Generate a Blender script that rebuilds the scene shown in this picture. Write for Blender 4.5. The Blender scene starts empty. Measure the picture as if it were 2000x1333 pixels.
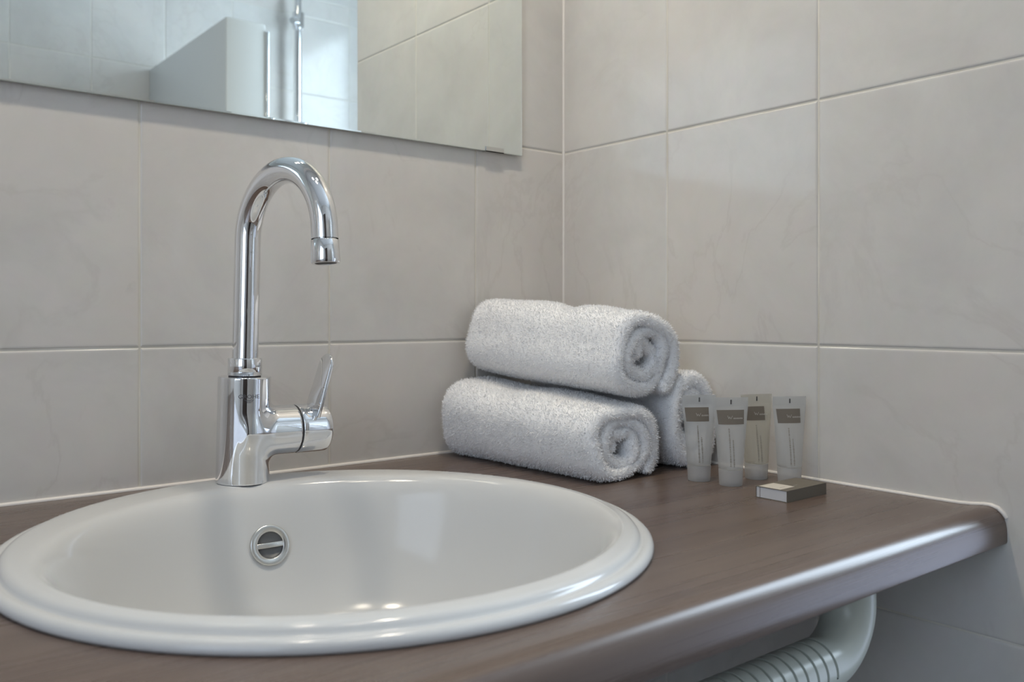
import bpy, bmesh, math, random
import numpy as np
from mathutils import Vector, Matrix

random.seed(7); rng = np.random.default_rng(7)
SC = bpy.context.scene
COL = SC.collection
PI = math.pi

# ------------------------------------------------------------------ camera, world, lights, exposure
# the corner of the room is the origin: mirror wall in y=0 (x<0), wing wall in x=0 (y<0), z=0 is the worktop
cam_d = bpy.data.cameras.new('camera'); cam = bpy.data.objects.new('camera', cam_d); COL.objects.link(cam)
cam_d.sensor_width = 36.0; cam_d.lens = 36.0 * 1721.08 / 2000.0
cam_d.shift_y = -52.2069 / 2000.0
cam_d.clip_start = 0.02
cam.location = (-0.8052, -0.8861, 0.1691)
cam.rotation_euler = (math.radians(90), 0, -math.radians(38.906))
cam_d.dof.use_dof = True; cam_d.dof.focus_distance = 0.86; cam_d.dof.aperture_fstop = 8.0
SC.camera = cam

W = bpy.data.worlds.new('world'); SC.world = W; W.use_nodes = True
W.node_tree.nodes['Background'].inputs[0].default_value = (0.75, 0.86, 1.0, 1)
W.node_tree.nodes['Background'].inputs[1].default_value = 1.0
SC.view_settings.view_transform = 'Standard'; SC.view_settings.look = 'None'
SC.view_settings.gamma = 1.0; SC.view_settings.use_curve_mapping = False
SC.view_settings.exposure = -0.54

ZF, ZC = -0.85, 1.65             # floor and ceiling
XL, XR, YF = -1.75, 0.95, -1.78   # far left wall, alcove wall with window, wall behind the camera
DY0, DY1, DZ1 = -1.62, -0.62, 1.20                # glazed door in the left wall
WA, WB, WZ0, WZ1 = 0.58, 1.16, 0.26, 1.35     # clear upper window in the alcove wall (along y from the far wall, and height)
LA, LB, LZ0, LZ1 = 0.10, 1.16, -0.62, 0.20     # added glow pane below the window
SPOTS = [(-0.31, -0.31), (-0.66, -0.31)]            # two lamps above the mirror
LAMP_Z = 1.16
CEIL = (-0.55, -0.55)
SPOT_W = [3.8, 1.9]; CEIL_W = 1.6
WARM = (1.0, 0.885, 0.71)
def area_light(name, loc, rot, sx, sy, power, col):
    d = bpy.data.lights.new(name, 'AREA'); d.shape = 'RECTANGLE'; d.size = sx; d.size_y = sy
    d.energy = power; d.color = col
    o = bpy.data.objects.new(name, d); COL.objects.link(o); o.location = loc; o.rotation_euler = rot
    return o
# daylight entering through the frosted window of the shower alcove
DAY = area_light('window_daylight', (XR - 0.012, YF + (WA + WB) / 2, (WZ0 + WZ1) / 2), (0, math.radians(90), 0), WZ1 - WZ0 - 0.06, WB - WA - 0.06, 17.5, (0.70, 0.85, 1.0))

DOOR_DAY = area_light('door_daylight', (XL + 0.012, (DY0 + DY1) / 2, 0.56), (0, math.radians(-90), 0), 1.06, DY1 - DY0 - 0.18, 6.0, (0.66, 0.78, 1.0))
# ------------------------------------------------------------------ materials
def mat(name, col=(0.8, 0.8, 0.8), rough=0.5, metal=0.0, spec=0.5, **kw):
    m = bpy.data.materials.new(name); m.use_nodes = True
    b = m.node_tree.nodes['Principled BSDF']
    b.inputs['Base Color'].default_value = (*col, 1); b.inputs['Roughness'].default_value = rough
    b.inputs['Metallic'].default_value = metal; b.inputs['Specular IOR Level'].default_value = spec
    for k, v in kw.items(): b.inputs[k].default_value = v
    return m
class NT:
    def __init__(s, m): s.m = m; s.t = m.node_tree; s.b = s.t.nodes['Principled BSDF']
    def n(s, typ, **kw):
        x = s.t.nodes.new(typ)
        for k, v in kw.items():
            if hasattr(x, k) and not k[0].isupper(): setattr(x, k, v)
            else: x.inputs[k.replace('_', ' ')].default_value = v
        return x
    def l(s, a, b): s.t.links.new(a, b)
def ramp(nt, fac, stops):
    r = nt.t.nodes.new('ShaderNodeValToRGB'); e = r.color_ramp.elements
    while len(e) < len(stops): e.new(0.5)
    for i, (p, c) in enumerate(stops): e[i].position = p; e[i].color = (*c, 1)
    nt.l(fac, r.inputs[0]); return r.outputs[0]
def mixc(nt, fac, a, b, mode='MIX'):
    m = nt.t.nodes.new('ShaderNodeMix'); m.data_type = 'RGBA'; m.blend_type = mode
    for sock, v in ((m.inputs[0], fac), (m.inputs[6], a), (m.inputs[7], b)):
        if isinstance(v, (int, float)): sock.default_value = v
        elif isinstance(v, tuple): sock.default_value = (*v, 1)
        else: nt.l(v, sock)
    return m.outputs[2]

def tile_material(name, base, cloud, vein, warm):
    m = mat(name, base, 0.13, spec=0.42); nt = NT(m)
    tc = nt.n('ShaderNodeTexCoord'); g = nt.n('ShaderNodeNewGeometry')
    # every tile is its own mesh island, so each gets its own piece of the marble pattern
    off = nt.n('ShaderNodeVectorMath', operation='SCALE'); nt.l(tc.outputs['Object'], off.inputs[0]); off.inputs['Scale'].default_value = 1.0
    cmb = nt.n('ShaderNodeCombineXYZ')
    mu = nt.n('ShaderNodeMath', operation='MULTIPLY'); nt.l(g.outputs['Random Per Island'], mu.inputs[0]); mu.inputs[1].default_value = 17.0
    for i in range(3): nt.l(mu.outputs[0], cmb.inputs[i])
    ad = nt.n('ShaderNodeVectorMath', operation='ADD'); nt.l(off.outputs[0], ad.inputs[0]); nt.l(cmb.outputs[0], ad.inputs[1])
    n1 = nt.n('ShaderNodeTexNoise', Scale=9.0, Detail=6.0, Roughness=0.62, Distortion=0.4); nt.l(ad.outputs[0], n1.inputs['Vector'])
    n2 = nt.n('ShaderNodeTexNoise', Scale=5.0, Detail=9.0, Roughness=0.55, Distortion=1.2); nt.l(ad.outputs[0], n2.inputs['Vector'])
    n3 = nt.n('ShaderNodeTexNoise', Scale=60.0, Detail=3.0); nt.l(ad.outputs[0], n3.inputs['Vector'])
    n4 = nt.n('ShaderNodeTexNoise', Scale=4.0, Detail=2.0); nt.l(ad.outputs[0], n4.inputs['Vector'])
    c = mixc(nt, ramp(nt, n1.outputs[0], [(0.36, (0, 0, 0)), (0.66, (1, 1, 1))]), base, cloud)
    v = ramp(nt, n2.outputs[0], [(0.0, (0, 0, 0)), (0.478, (0, 0, 0)), (0.5, (1, 1, 1)), (0.522, (0, 0, 0)), (1.0, (0, 0, 0))])
    vm = nt.n('ShaderNodeMath', operation='MULTIPLY'); nt.l(v, vm.inputs[0]); 
    vm2 = nt.n('ShaderNodeMath', operation='MULTIPLY'); nt.l(ramp(nt, n4.outputs[0], [(0.42, (0, 0, 0)), (0.62, (1, 1, 1))]), vm.inputs[1])
    nt.l(vm.outputs[0], vm2.inputs[0]); vm2.inputs[1].default_value = 0.42
    c = mixc(nt, vm2.outputs[0], c, vein)
    f4 = nt.n('ShaderNodeMath', operation='MULTIPLY'); nt.l(ramp(nt, n4.outputs[0], [(0.45, (0, 0, 0)), (0.75, (1, 1, 1))]), f4.inputs[0]); f4.inputs[1].default_value = 0.6
    c = mixc(nt, f4.outputs[0], c, warm)
    c = mixc(nt, 0.03, c, n3.outputs[1])
    nt.l(c, nt.b.inputs['Base Color'])
    bp = nt.n('ShaderNodeBump', Strength=0.05, Distance=0.002); nt.l(n1.outputs[0], bp.inputs['Height']); nt.l(bp.outputs[0], nt.b.inputs['Normal'])
    return m
TILE = tile_material('marbled_tile', (0.67, 0.65, 0.62), (0.60, 0.58, 0.555), (0.50, 0.47, 0.445), (0.69, 0.635, 0.59))
GROUT = mat('grout', (0.66, 0.63, 0.57), 0.85)
nt = NT(GROUT); tc = nt.n('ShaderNodeTexCoord'); ns = nt.n('ShaderNodeTexNoise', Scale=14.0, Detail=6.0)
nt.l(tc.outputs['Object'], ns.inputs['Vector'])
nt.l(ramp(nt, ns.outputs[0], [(0.3, (0.60, 0.57, 0.50)), (0.7, (0.74, 0.71, 0.65))]), nt.b.inputs['Base Color'])
SILICONE = mat('white_silicone', (0.80, 0.76, 0.72), 0.35)
PAINT = mat('white_paint', (0.80, 0.80, 0.79), 0.6)
PLASTER = mat('smooth_white_panel', (0.64, 0.645, 0.63), 0.25)
FLOORM = mat('grey_floor_tile', (0.16, 0.16, 0.17), 0.4)
nt = NT(FLOORM); tc = nt.n('ShaderNodeTexCoord'); br = nt.n('ShaderNodeTexBrick', offset=0.0, Scale=1.0, Mortar_Size=0.006)
br.inputs['Brick Width'].default_value = 0.33; br.inputs['Row Height'].default_value = 0.33
br.inputs['Color1'].default_value = (0.17, 0.17, 0.18, 1); br.inputs['Color2'].default_value = (0.14, 0.145, 0.155, 1); br.inputs['Mortar'].default_value = (0.3, 0.3, 0.29, 1)
nt.l(tc.outputs['Object'], br.inputs['Vector']); nt.l(br.outputs[0], nt.b.inputs['Base Color'])
CERAMIC = mat('white_ceramic', (0.63, 0.635, 0.635), 0.13, spec=0.42)
CHROME = mat('chrome', (0.83, 0.84, 0.86), 0.03, metal=1.0)
STEEL = mat('satin_steel', (0.70, 0.70, 0.68), 0.24, metal=1.0)
BLACK = mat('black_rubber', (0.02, 0.02, 0.025), 0.45)
DARK = mat('dark_recess', (0.05, 0.05, 0.05), 0.6)
MIRROR = mat('silvered_glass', (0.86, 0.905, 0.885), 0.0, metal=1.0)
GLASSEDGE = mat('mirror_glass_edge', (0.66, 0.72, 0.68), 0.15, spec=0.8)

def wood_material():
    m = mat('brown_wood_laminate', (0.15, 0.11, 0.09), 0.30, spec=0.55); nt = NT(m)
    tc = nt.n('ShaderNodeTexCoord')
    mp = nt.n('ShaderNodeMapping'); mp.inputs['Scale'].default_value = (1.6, 42, 42); nt.l(tc.outputs['Object'], mp.inputs['Vector'])
    mp2 = nt.n('ShaderNodeMapping'); mp2.inputs['Scale'].default_value = (2.2, 190, 190); nt.l(tc.outputs['Object'], mp2.inputs['Vector'])
    mp3 = nt.n('ShaderNodeMapping'); mp3.inputs['Scale'].default_value = (0.9, 11, 11); nt.l(tc.outputs['Object'], mp3.inputs['Vector'])
    a = nt.n('ShaderNodeTexNoise', Scale=1.0, Detail=8.0, Roughness=0.6, Distortion=0.35); nt.l(mp.outputs[0], a.inputs['Vector'])
    b = nt.n('ShaderNodeTexNoise', Scale=1.0, Detail=4.0, Roughness=0.6); nt.l(mp2.outputs[0], b.inputs['Vector'])
    c = nt.n('ShaderNodeTexNoise', Scale=1.0, Detail=3.0); nt.l(mp3.outputs[0], c.inputs['Vector'])
    col = ramp(nt, a.outputs[0], [(0.30, (0.068, 0.043, 0.034)), (0.48, (0.120, 0.080, 0.063)), (0.68, (0.180, 0.128, 0.102))])
    col = mixc(nt, 0.45, col, ramp(nt, b.outputs[0], [(0.3, (0.085, 0.058, 0.046)), (0.7, (0.170, 0.124, 0.100))]))
    col = mixc(nt, 0.35, col, ramp(nt, c.outputs[0], [(0.35, (0.090, 0.056, 0.044)), (0.65, (0.155, 0.118, 0.096))]))
    nt.l(col, nt.b.inputs['Base Color'])
    r = nt.n('ShaderNodeMapRange'); nt.l(b.outputs[0], r.inputs[0]); r.inputs[3].default_value = 0.24; r.inputs[4].default_value = 0.32
    nt.l(r.outputs[0], nt.b.inputs['Roughness'])
    bp = nt.n('ShaderNodeBump', Strength=0.06, Distance=0.0005); nt.l(b.outputs[0], bp.inputs['Height']); nt.l(bp.outputs[0], nt.b.inputs['Normal'])
    return m
WOOD = wood_material()
TERRY = mat('white_terry', (0.93, 0.93, 0.94), 0.95, spec=0.1)
TERRY.node_tree.nodes['Principled BSDF'].inputs['Sheen Weight'].default_value = 0.2

def frosted(name, col, alpha, rough=0.35):
    m = bpy.data.materials.new(name); m.use_nodes = True; t = m.node_tree; t.nodes.clear()
    out = t.nodes.new('ShaderNodeOutputMaterial'); mx = t.nodes.new('ShaderNodeMixShader'); mx.inputs[0].default_value = alpha
    tr = t.nodes.new('ShaderNodeBsdfTransparent'); tr.inputs[0].default_value = (0.97, 0.97, 0.96, 1)
    m2 = t.nodes.new('ShaderNodeMixShader'); m2.inputs[0].default_value = 0.45
    p = t.nodes.new('ShaderNodeBsdfPrincipled'); p.inputs['Base Color'].default_value = (*col, 1); p.inputs['Roughness'].default_value = rough
    tl = t.nodes.new('ShaderNodeBsdfTranslucent'); tl.inputs[0].default_value = (*col, 1)
    t.links.new(p.outputs[0], m2.inputs[1]); t.links.new(tl.outputs[0], m2.inputs[2])
    t.links.new(tr.outputs[0], mx.inputs[1]); t.links.new(m2.outputs[0], mx.inputs[2]); t.links.new(mx.outputs[0], out.inputs[0])
    return m
def emit(name, col, s):
    m = bpy.data.materials.new(name); m.use_nodes = True; b = m.node_tree.nodes['Principled BSDF']
    b.inputs['Base Color'].default_value = (0.8, 0.8, 0.8, 1); b.inputs['Emission Color'].default_value = (*col, 1); b.inputs['Emission Strength'].default_value = s
    return m
WINDOWM = emit('frosted_window_glass', (0.70, 0.85, 1.0), 8.0)
LOWGLOW = emit('added_lower_pane_glow', (0.62, 0.73, 1.0), 2.8)
DOORPANE = emit('frosted_door_glass', (0.70, 0.86, 1.0), 1.0)
LAMPM = emit('lamp_glow', WARM, 60.0)
mat_lamp2 = emit('ceiling_lamp_glow', WARM, 8.0)

# ------------------------------------------------------------------ mesh helpers
def mesh_obj(name, verts, faces, m, parent=None, smooth=True, loc=None, midx=None, normals=None, auto=None):
    me = bpy.data.meshes.new(name)
    me.from_pydata([tuple(map(float, v)) for v in verts], [], [tuple(map(int, f)) for f in faces])
    ms = m if isinstance(m, (list, tuple)) else [m]
    for x in ms: me.materials.append(x)
    if midx is not None: me.polygons.foreach_set('material_index', np.asarray(midx, dtype=np.int32))
    me.polygons.foreach_set('use_smooth', [smooth] * len(me.polygons))
    me.update()
    if normals is not None: me.normals_split_custom_set_from_vertices([tuple(map(float, n)) for n in normals])
    elif smooth and auto is not None: me.set_sharp_from_angle(angle=math.radians(auto))
    o = bpy.data.objects.new(name, me); COL.objects.link(o)
    if parent is not None: o.parent = parent
    if loc is not None: o.location = loc
    return o
def tag(o, label=None, cat=None, group=None, kind=None):
    if label: o['label'] = label
    if cat: o['category'] = cat
    if group: o['group'] = group
    if kind: o['kind'] = kind
    return o
def empty(name, loc=(0, 0, 0), rot=(0, 0, 0)):
    o = bpy.data.objects.new(name, None); COL.objects.link(o); o.location = loc; o.rotation_euler = rot
    o.empty_display_size = 0.02; return o
class MB:
    def __init__(s): s.v = []; s.f = []; s.mi = []
    def add(s, v, f, mi=0):
        b = len(s.v); s.v += [tuple(map(float, x)) for x in v]; s.f += [tuple(i + b for i in q) for q in f]; s.mi += [mi] * len(f)
    def box(s, lo, hi, mi=0):
        x0, y0, z0 = lo; x1, y1, z1 = hi
        v = [(x0, y0, z0), (x1, y0, z0), (x1, y1, z0), (x0, y1, z0), (x0, y0, z1), (x1, y0, z1), (x1, y1, z1), (x0, y1, z1)]
        s.add(v, [(0, 3, 2, 1), (4, 5, 6, 7), (0, 1, 5, 4), (1, 2, 6, 5), (2, 3, 7, 6), (3, 0, 4, 7)], mi)
    def build(s, name, m, parent=None, smooth=False, **kw): return mesh_obj(name, s.v, s.f, m, parent, smooth, midx=s.mi, **kw)
def grid_faces(nu, nv, wu=False, wv=False, base=0, flip=False):
    f = []
    for i in range(nu if wu else nu - 1):
        for j in range(nv if wv else nv - 1):
            a = base + i * nv + j; b = base + ((i + 1) % nu) * nv + j; c = base + ((i + 1) % nu) * nv + (j + 1) % nv; d = base + i * nv + (j + 1) % nv
            f.append((a, d, c, b) if flip else (a, b, c, d))
    return f
def lathe(prof, n=64, axis='z', center=(0, 0, 0)):
    """prof: list of (r, z); closed ends when r==0"""
    v = []; 
    for r, z in prof:
        for k in range(n):
            a = 2 * PI * k / n; v.append((center[0] + r * math.cos(a), center[1] + r * math.sin(a), center[2] + z))
    return v, [(i * n + k, i * n + (k + 1) % n, (i + 1) * n + (k + 1) % n, (i + 1) * n + k) for i in range(len(prof) - 1) for k in range(n)]
def bevel_box(name, lo, hi, r, m, parent=None, seg=3):
    bm = bmesh.new(); bmesh.ops.create_cube(bm, size=1.0)
    lo = Vector(lo); hi = Vector(hi)
    for v in bm.verts: v.co = Vector(((lo[i] + hi[i]) / 2 + v.co[i] * (hi[i] - lo[i]) for i in range(3)))
    bmesh.ops.bevel(bm, geom=list(bm.edges), offset=r, segments=seg, profile=0.5, affect='EDGES')
    me = bpy.data.meshes.new(name); bm.to_mesh(me); bm.free(); me.materials.append(m)
    for p in me.polygons: p.use_smooth = True
    me.set_sharp_from_angle(angle=math.radians(40))
    o = bpy.data.objects.new(name, me); COL.objects.link(o)
    if parent is not None: o.parent = parent
    return o
def sweep(path, radii, n=32, up=None, cap=True):
    """tube along path (list of Vector), parallel-transported frame"""
    P = [Vector(p) for p in path]; v = []; N = len(P)
    T = [(P[min(i + 1, N - 1)] - P[max(i - 1, 0)]).normalized() for i in range(N)]
    u = Vector(up) if up else T[0].orthogonal(); u = (u - T[0] * u.dot(T[0])).normalized()
    for i in range(N):
        u = (u - T[i] * u.dot(T[i])).normalized(); w = T[i].cross(u)
        for k in range(n):
            a = 2 * PI * k / n; v.append(P[i] + (u * math.cos(a) + w * math.sin(a)) * radii[i])
    f = [(i * n + k, i * n + (k + 1) % n, (i + 1) * n + (k + 1) % n, (i + 1) * n + k) for i in range(N - 1) for k in range(n)]
    if cap: f += [tuple(reversed(range(n))), tuple(range((N - 1) * n, N * n))]
    return v, f

# ------------------------------------------------------------------ the room shell
TW, TH = 0.20152, 0.25
ZROW = 0.38717
def tiled_wall(name, origin, U, N, length, joints0, z0, z1, holes=(), slab=0.06):
    """tiles laid on a wall that starts at origin and runs `length` along U; N is the direction the tiles face;
    joints0 = distance of the first vertical joint. Each tile is a slab with pillowed edges."""
    O = Vector(origin); U = Vector(U); N = Vector(N); Z = Vector((0, 0, 1))
    mb = MB(); g = 0.0010; bz = 0.0026; dp = 0.0008
    def pt(u, z, h): return O + U * u + Z * z + N * h
    us = [0.0]; u = joints0
    while u <= 0.01: u += TW
    while u < length - 0.012: us.append(u); u += TW
    us.append(length)
    k = math.floor((z0 - ZROW) / TH); zs = [z0]; z = ZROW + (k + 1) * TH
    while z < z1 - 0.01: zs.append(z); z += TH
    zs.append(z1)
    flip = U.cross(Z).dot(N) < 0
    def quad(q, mi): mb.add(q, [(0, 1, 2, 3)] if not flip else [(0, 3, 2, 1)], mi)
    def inhole(a, b, c, d): return any(a >= h[0] - 1e-6 and b <= h[1] + 1e-6 and c >= h[2] - 1e-6 and d <= h[3] + 1e-6 for h in holes)
    for h in holes:
        us += [h[0], h[1]]; zs += [h[2], h[3]]
    us = sorted(set(round(x, 5) for x in us)); zs = sorted(set(round(x, 5) for x in zs))
    for a, b in zip(us[:-1], us[1:]):
        for c, d in zip(zs[:-1], zs[1:]):
            if inhole(a, b, c, d): continue
            quad([pt(a, c, -0.0010), pt(b, c, -0.0010), pt(b, d, -0.0010), pt(a, d, -0.0010)], 1)
            if b - a < 0.01 or d - c < 0.01: continue
            rings = []
            for ins, h in ((g, -0.0030), (g, -dp), (g + bz * 0.25, -dp * 0.42), (g + bz * 0.6, -dp * 0.10), (g + bz, 0.0)):
                rings.append([pt(a + ins, c + ins, h), pt(b - ins, c + ins, h), pt(b - ins, d - ins, h), pt(a + ins, d - ins, h)])
            vv = [p for r in rings for p in r]; ff = []
            for i in range(len(rings) - 1):
                for j in range(4):
                    q = (i * 4 + j, i * 4 + (j + 1) % 4, (i + 1) * 4 + (j + 1) % 4, (i + 1) * 4 + j)
                    ff.append(q if not flip else q[::-1])
            i = (len(rings) - 1) * 4; ff.append((i, i + 1, i + 2, i + 3) if not flip else (i + 3, i + 2, i + 1, i))
            mb.add(vv, ff, 0)
    # solid body behind, so the wall has thickness
    hs = sorted(holes)
    cuts = [(0, length, z0, z1)]
    for h in holes:
        new = []
        for (a, b, c, d) in cuts:
            if h[0] >= b or h[1] <= a or h[2] >= d or h[3] <= c: new.append((a, b, c, d)); continue
            if h[0] > a: new.append((a, h[0], c, d))
            if h[1] < b: new.append((h[1], b, c, d))
            aa, bb = max(a, h[0]), min(b, h[1])
            if h[2] > c: new.append((aa, bb, c, h[2]))
            if h[3] < d: new.append((aa, bb, h[3], d))
        cuts = new
    for (a, b, c, d) in cuts:
        p, q = pt(a, c, -0.0014), pt(b, d, -slab)
        mb.box([min(p[i], q[i]) for i in range(3)], [max(p[i], q[i]) for i in range(3)], 2)
    o = mb.build(name, [TILE, GROUT, PAINT], smooth=False)
    tag(o, kind='structure'); return o
tiled_wall('wall_back', (0, 0, 0), (-1, 0, 0), (0, -1, 0), -XL, 0.14786, ZF, ZC)
WING = 0.5863
tiled_wall('wall_right', (0, 0, 0), (0, -1, 0), (-1, 0, 0), WING, 0.18258, ZF, ZC)
tiled_wall('wall_left', (XL, 0, 0), (0, -1, 0), (1, 0, 0), -YF, 0.15, ZF, ZC, holes=[(-DY1, -DY0, ZF, DZ1)])
tiled_wall('wall_front', (XL, YF, 0), (1, 0, 0), (0, 1, 0), XR - XL, (-0.3762 - XL) % TW, ZF, ZC, holes=[(-1.46 - XL, -0.76 - XL, ZF, 1.20)])
tiled_wall('wall_alcove', (XR, YF, 0), (0, 1, 0), (-1, 0, 0), -YF, 0.12, ZF, ZC, holes=[(WA, WB, WZ0, WZ1), (LA, LB, LZ0, LZ1)])
tiled_wall('wall_alcove_back', (0.062, 0, 0), (1, 0, 0), (0, -1, 0), XR - 0.062, 0.12, ZF, ZC)
def plain_box(name, lo, hi, m, kind='structure'):
    b = MB(); b.box(lo, hi); o = b.build(name, m); o['kind'] = kind; return o
plain_box('wall_wing_shower_face', (0.0605, -WING, ZF), (0.075, 0, ZC), PLASTER)
plain_box('wall_corner', (0.00145, 0.00145, ZF), (0.0590, 0.0590, ZC), PAINT)
plain_box('floor', (XL - 0.1, YF - 0.1, ZF - 0.05), (XR + 0.1, 0.1, ZF), FLOORM)
plain_box('ceiling', (XL - 0.1, YF - 0.1, ZC), (XR + 0.1, 0.1, ZC + 0.05), PAINT)
# half-height tiled partition of the shower, seen in the mirror
pw = bevel_box('wall_partition', (-0.0187, YF + 0.001, ZF + 0.001), (0.080, -1.186, 0.8788), 0.003, PLASTER); pw['kind'] = 'structure'
tr = bevel_box('trim_partition', (0.0795, -1.192, ZF + 0.001), (0.088, -1.183, 0.862), 0.002, CHROME); tr['kind'] = 'structure'
# glazed door in the left wall, daylight behind its frosted pane
d1 = empty('door_1', (XL - 0.02, (DY0 + DY1) / 2, ZF)); d1['kind'] = 'structure'
w2 = (DY1 - DY0) / 2; hd = DZ1 - ZF
for s in (-1, 1): bevel_box('door_stile', (-0.02, s * (w2 - 0.04) - 0.038, 0.002), (0.02, s * (w2 - 0.04) + 0.038, hd - 0.002), 0.002, PAINT, d1)
bevel_box('door_rail', (-0.02, -w2 + 0.079, 0.002), (0.02, w2 - 0.079, 0.86), 0.002, PAINT, d1)
bevel_box('door_rail', (-0.02, -w2 + 0.079, hd - 0.08), (0.02, w2 - 0.079, hd - 0.002), 0.002, PAINT, d1)
b = MB(); b.box((-0.003, -w2 + 0.079, 0.861), (0.003, w2 - 0.079, hd - 0.081)); b.build('door_pane', DOORPANE, d1)
v, f = sweep([(0.02, w2 - 0.04, 1.0), (0.06, w2 - 0.04, 1.0), (0.068, w2 - 0.045, 1.0), (0.07, w2 - 0.06, 1.0), (0.07, w2 - 0.15, 1.0)], [0.009] * 5, 16)
mesh_obj('door_handle', v, f, STEEL, d1, auto=50)
# unseen dark door added behind the camera to put dark stripes in the chrome
d2 = empty('added_dark_door', (-1.11, YF - 0.02, ZF)); d2['kind'] = 'structure'
bevel_box('added_door_leaf', (-0.316, -0.02, 0.003), (0.316, 0.016, 2.016), 0.003, mat('added_door_dark_wood', (0.055, 0.038, 0.03), 0.35), d2)
for sx in (-1, 1): bevel_box('added_door_frame', (sx * 0.333 - 0.0145, -0.03, 0.001), (sx * 0.333 + 0.0145, 0.026, 2.048), 0.002, PAINT, d2)
bevel_box('added_door_lintel', (-0.317, -0.03, 2.018), (0.317, 0.026, 2.048), 0.002, PAINT, d2)
v, f = sweep([(0.26, 0.016, 1.0), (0.26, 0.06, 1.0), (0.255, 0.068, 1.0), (0.24, 0.07, 1.0), (0.15, 0.07, 1.0)], [0.009] * 5, 16)
mesh_obj('door_handle', v, f, STEEL, d2, auto=50)
# window of the shower alcove, and the glow pane added below it
def window(name, a, b_, z0, z1, pane):
    w1 = empty(name, (XR + 0.02, 0, 0)); w1['kind'] = 'structure'
    wy0, wy1 = YF + a, YF + b_; b = MB()
    for lo, hi in (((-0.02, wy0, z0), (0.03, wy0 + 0.03, z1)), ((-0.02, wy1 - 0.03, z0), (0.03, wy1, z1)), ((-0.02, wy0 + 0.03, z0), (0.03, wy1 - 0.03, z0 + 0.03)), ((-0.02, wy0 + 0.03, z1 - 0.03), (0.03, wy1 - 0.03, z1))): b.box(lo, hi)
    b.build('window_frame', PAINT, w1)
    b = MB(); b.box((0.0, wy0 + 0.03, z0 + 0.03), (0.006, wy1 - 0.03, z1 - 0.03)); b.build('window_pane', pane, w1)
window('window_1', WA, WB, WZ0, WZ1, WINDOWM)
window('added_glow_pane', LA, LB, LZ0, LZ1, LOWGLOW)  # added glowing pane, sized to brighten the worktop's front face by reflection
# lamps: two on arms above the mirror, one recessed in the ceiling
def disk_light(x, y, z, size, w):
    d = bpy.data.lights.new('lamp_light', 'AREA'); d.shape = 'DISK'; d.size = size; d.energy = w; d.color = WARM
    l = bpy.data.objects.new('lamp_light', d); COL.objects.link(l); l.location = (x, y, z)
def mirror_lamp(x, y, z, label):
    t = empty('mirror_lamp', (x, 0, z))
    v, f = lathe([(0.0001, -0.014), (0.030, -0.013), (0.034, -0.009), (0.035, -0.0005)], 48); v = [(p[0], p[2], p[1] + 0.03) for p in v]; mesh_obj('wall_plate', v, [q[::-1] for q in f], CHROME, t, auto=40)
    v, f = sweep([(0, -0.012, 0.03), (0, -0.10, 0.045), (0, -0.16, 0.055), (0, y + 0.012, 0.050), (0, y, 0.038), (0, y, 0.020)], [0.006] * 6, 20); mesh_obj('arm', v, f, CHROME, t)
    v, f = lathe([(0.0001, 0.022), (0.014, 0.020), (0.028, 0.008), (0.036, -0.004), (0.037, -0.012), (0.034, -0.012), (0.033, -0.006), (0.0001, -0.004)], 48); o = mesh_obj('lamp_head', v, f, CHROME, t, auto=40); o.location = (0, y, 0)
    v, f = lathe([(0.0328, -0.0065), (0.02, -0.008), (0.0001, -0.0085)], 48); o = mesh_obj('lamp_glass', v, f, LAMPM, t); o.location = (0, y, 0)
    tag(t, label, 'lamp', 'lamps above the mirror')
    return t
for (x, y), w_, lb in zip(SPOTS, SPOT_W, ('chrome lamp on an arm above the right half of the mirror', 'chrome lamp on an arm above the left half of the mirror')):
    mirror_lamp(x, y, LAMP_Z, lb); disk_light(x, y, LAMP_Z - 0.014, 0.064, w_)
t = empty('ceiling_lamp', (CEIL[0], CEIL[1], ZC))
v, f = lathe([(0.070, -0.001), (0.070, -0.006), (0.074, -0.009), (0.082, -0.0085), (0.087, -0.005), (0.088, -0.0005)], 48); mesh_obj('lamp_ring', v, f, CHROME, t)
v, f = lathe([(0.0695, -0.004), (0.05, -0.0055), (0.02, -0.006), (0.0001, -0.0062)], 48); mesh_obj('lamp_glass', v, f, mat_lamp2, t)
tag(t, 'round chrome ceiling lamp recessed above the washbasin', 'lamp')
disk_light(CEIL[0], CEIL[1], ZC - 0.012, 0.13, CEIL_W)

# white silicone joints
def bead(name, path, r, n=10):
    v, f = sweep(path, [r] * len(path), n); o = mesh_obj(name, v, f, SILICONE, auto=60); o['kind'] = 'structure'; return o
bead('trim_1', [(XL + 0.0, -0.0005, 0.0003), (-0.0, -0.0005, 0.0003)], 0.0026)
bead('trim_2', [(-0.0004, -0.0004, 0.13 + 0.0), (-0.0004, -0.0004, ZC)], 0.0019)
bead('trim_3', [(-0.0006, 0, 0.0006)] + [(-0.0006, -0.10 * i, 0.0006) for i in range(1, 6)] + [(-0.0006, -0.525, 0.0008), (-0.0006, -0.536, 0.0016), (-0.0006, -0.546, 0.0030), (-0.0006, -0.552, 0.0031), (-0.0006, -0.5575, 0.0016), (-0.0005, -0.5615, -0.0018), (0.0008, -0.5638, -0.0060)], 0.0020)
bead('trim_4', [(-0.0004, -0.0004, 0.0), (-0.0004, -0.0004, 0.13)], 0.0019)

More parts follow.
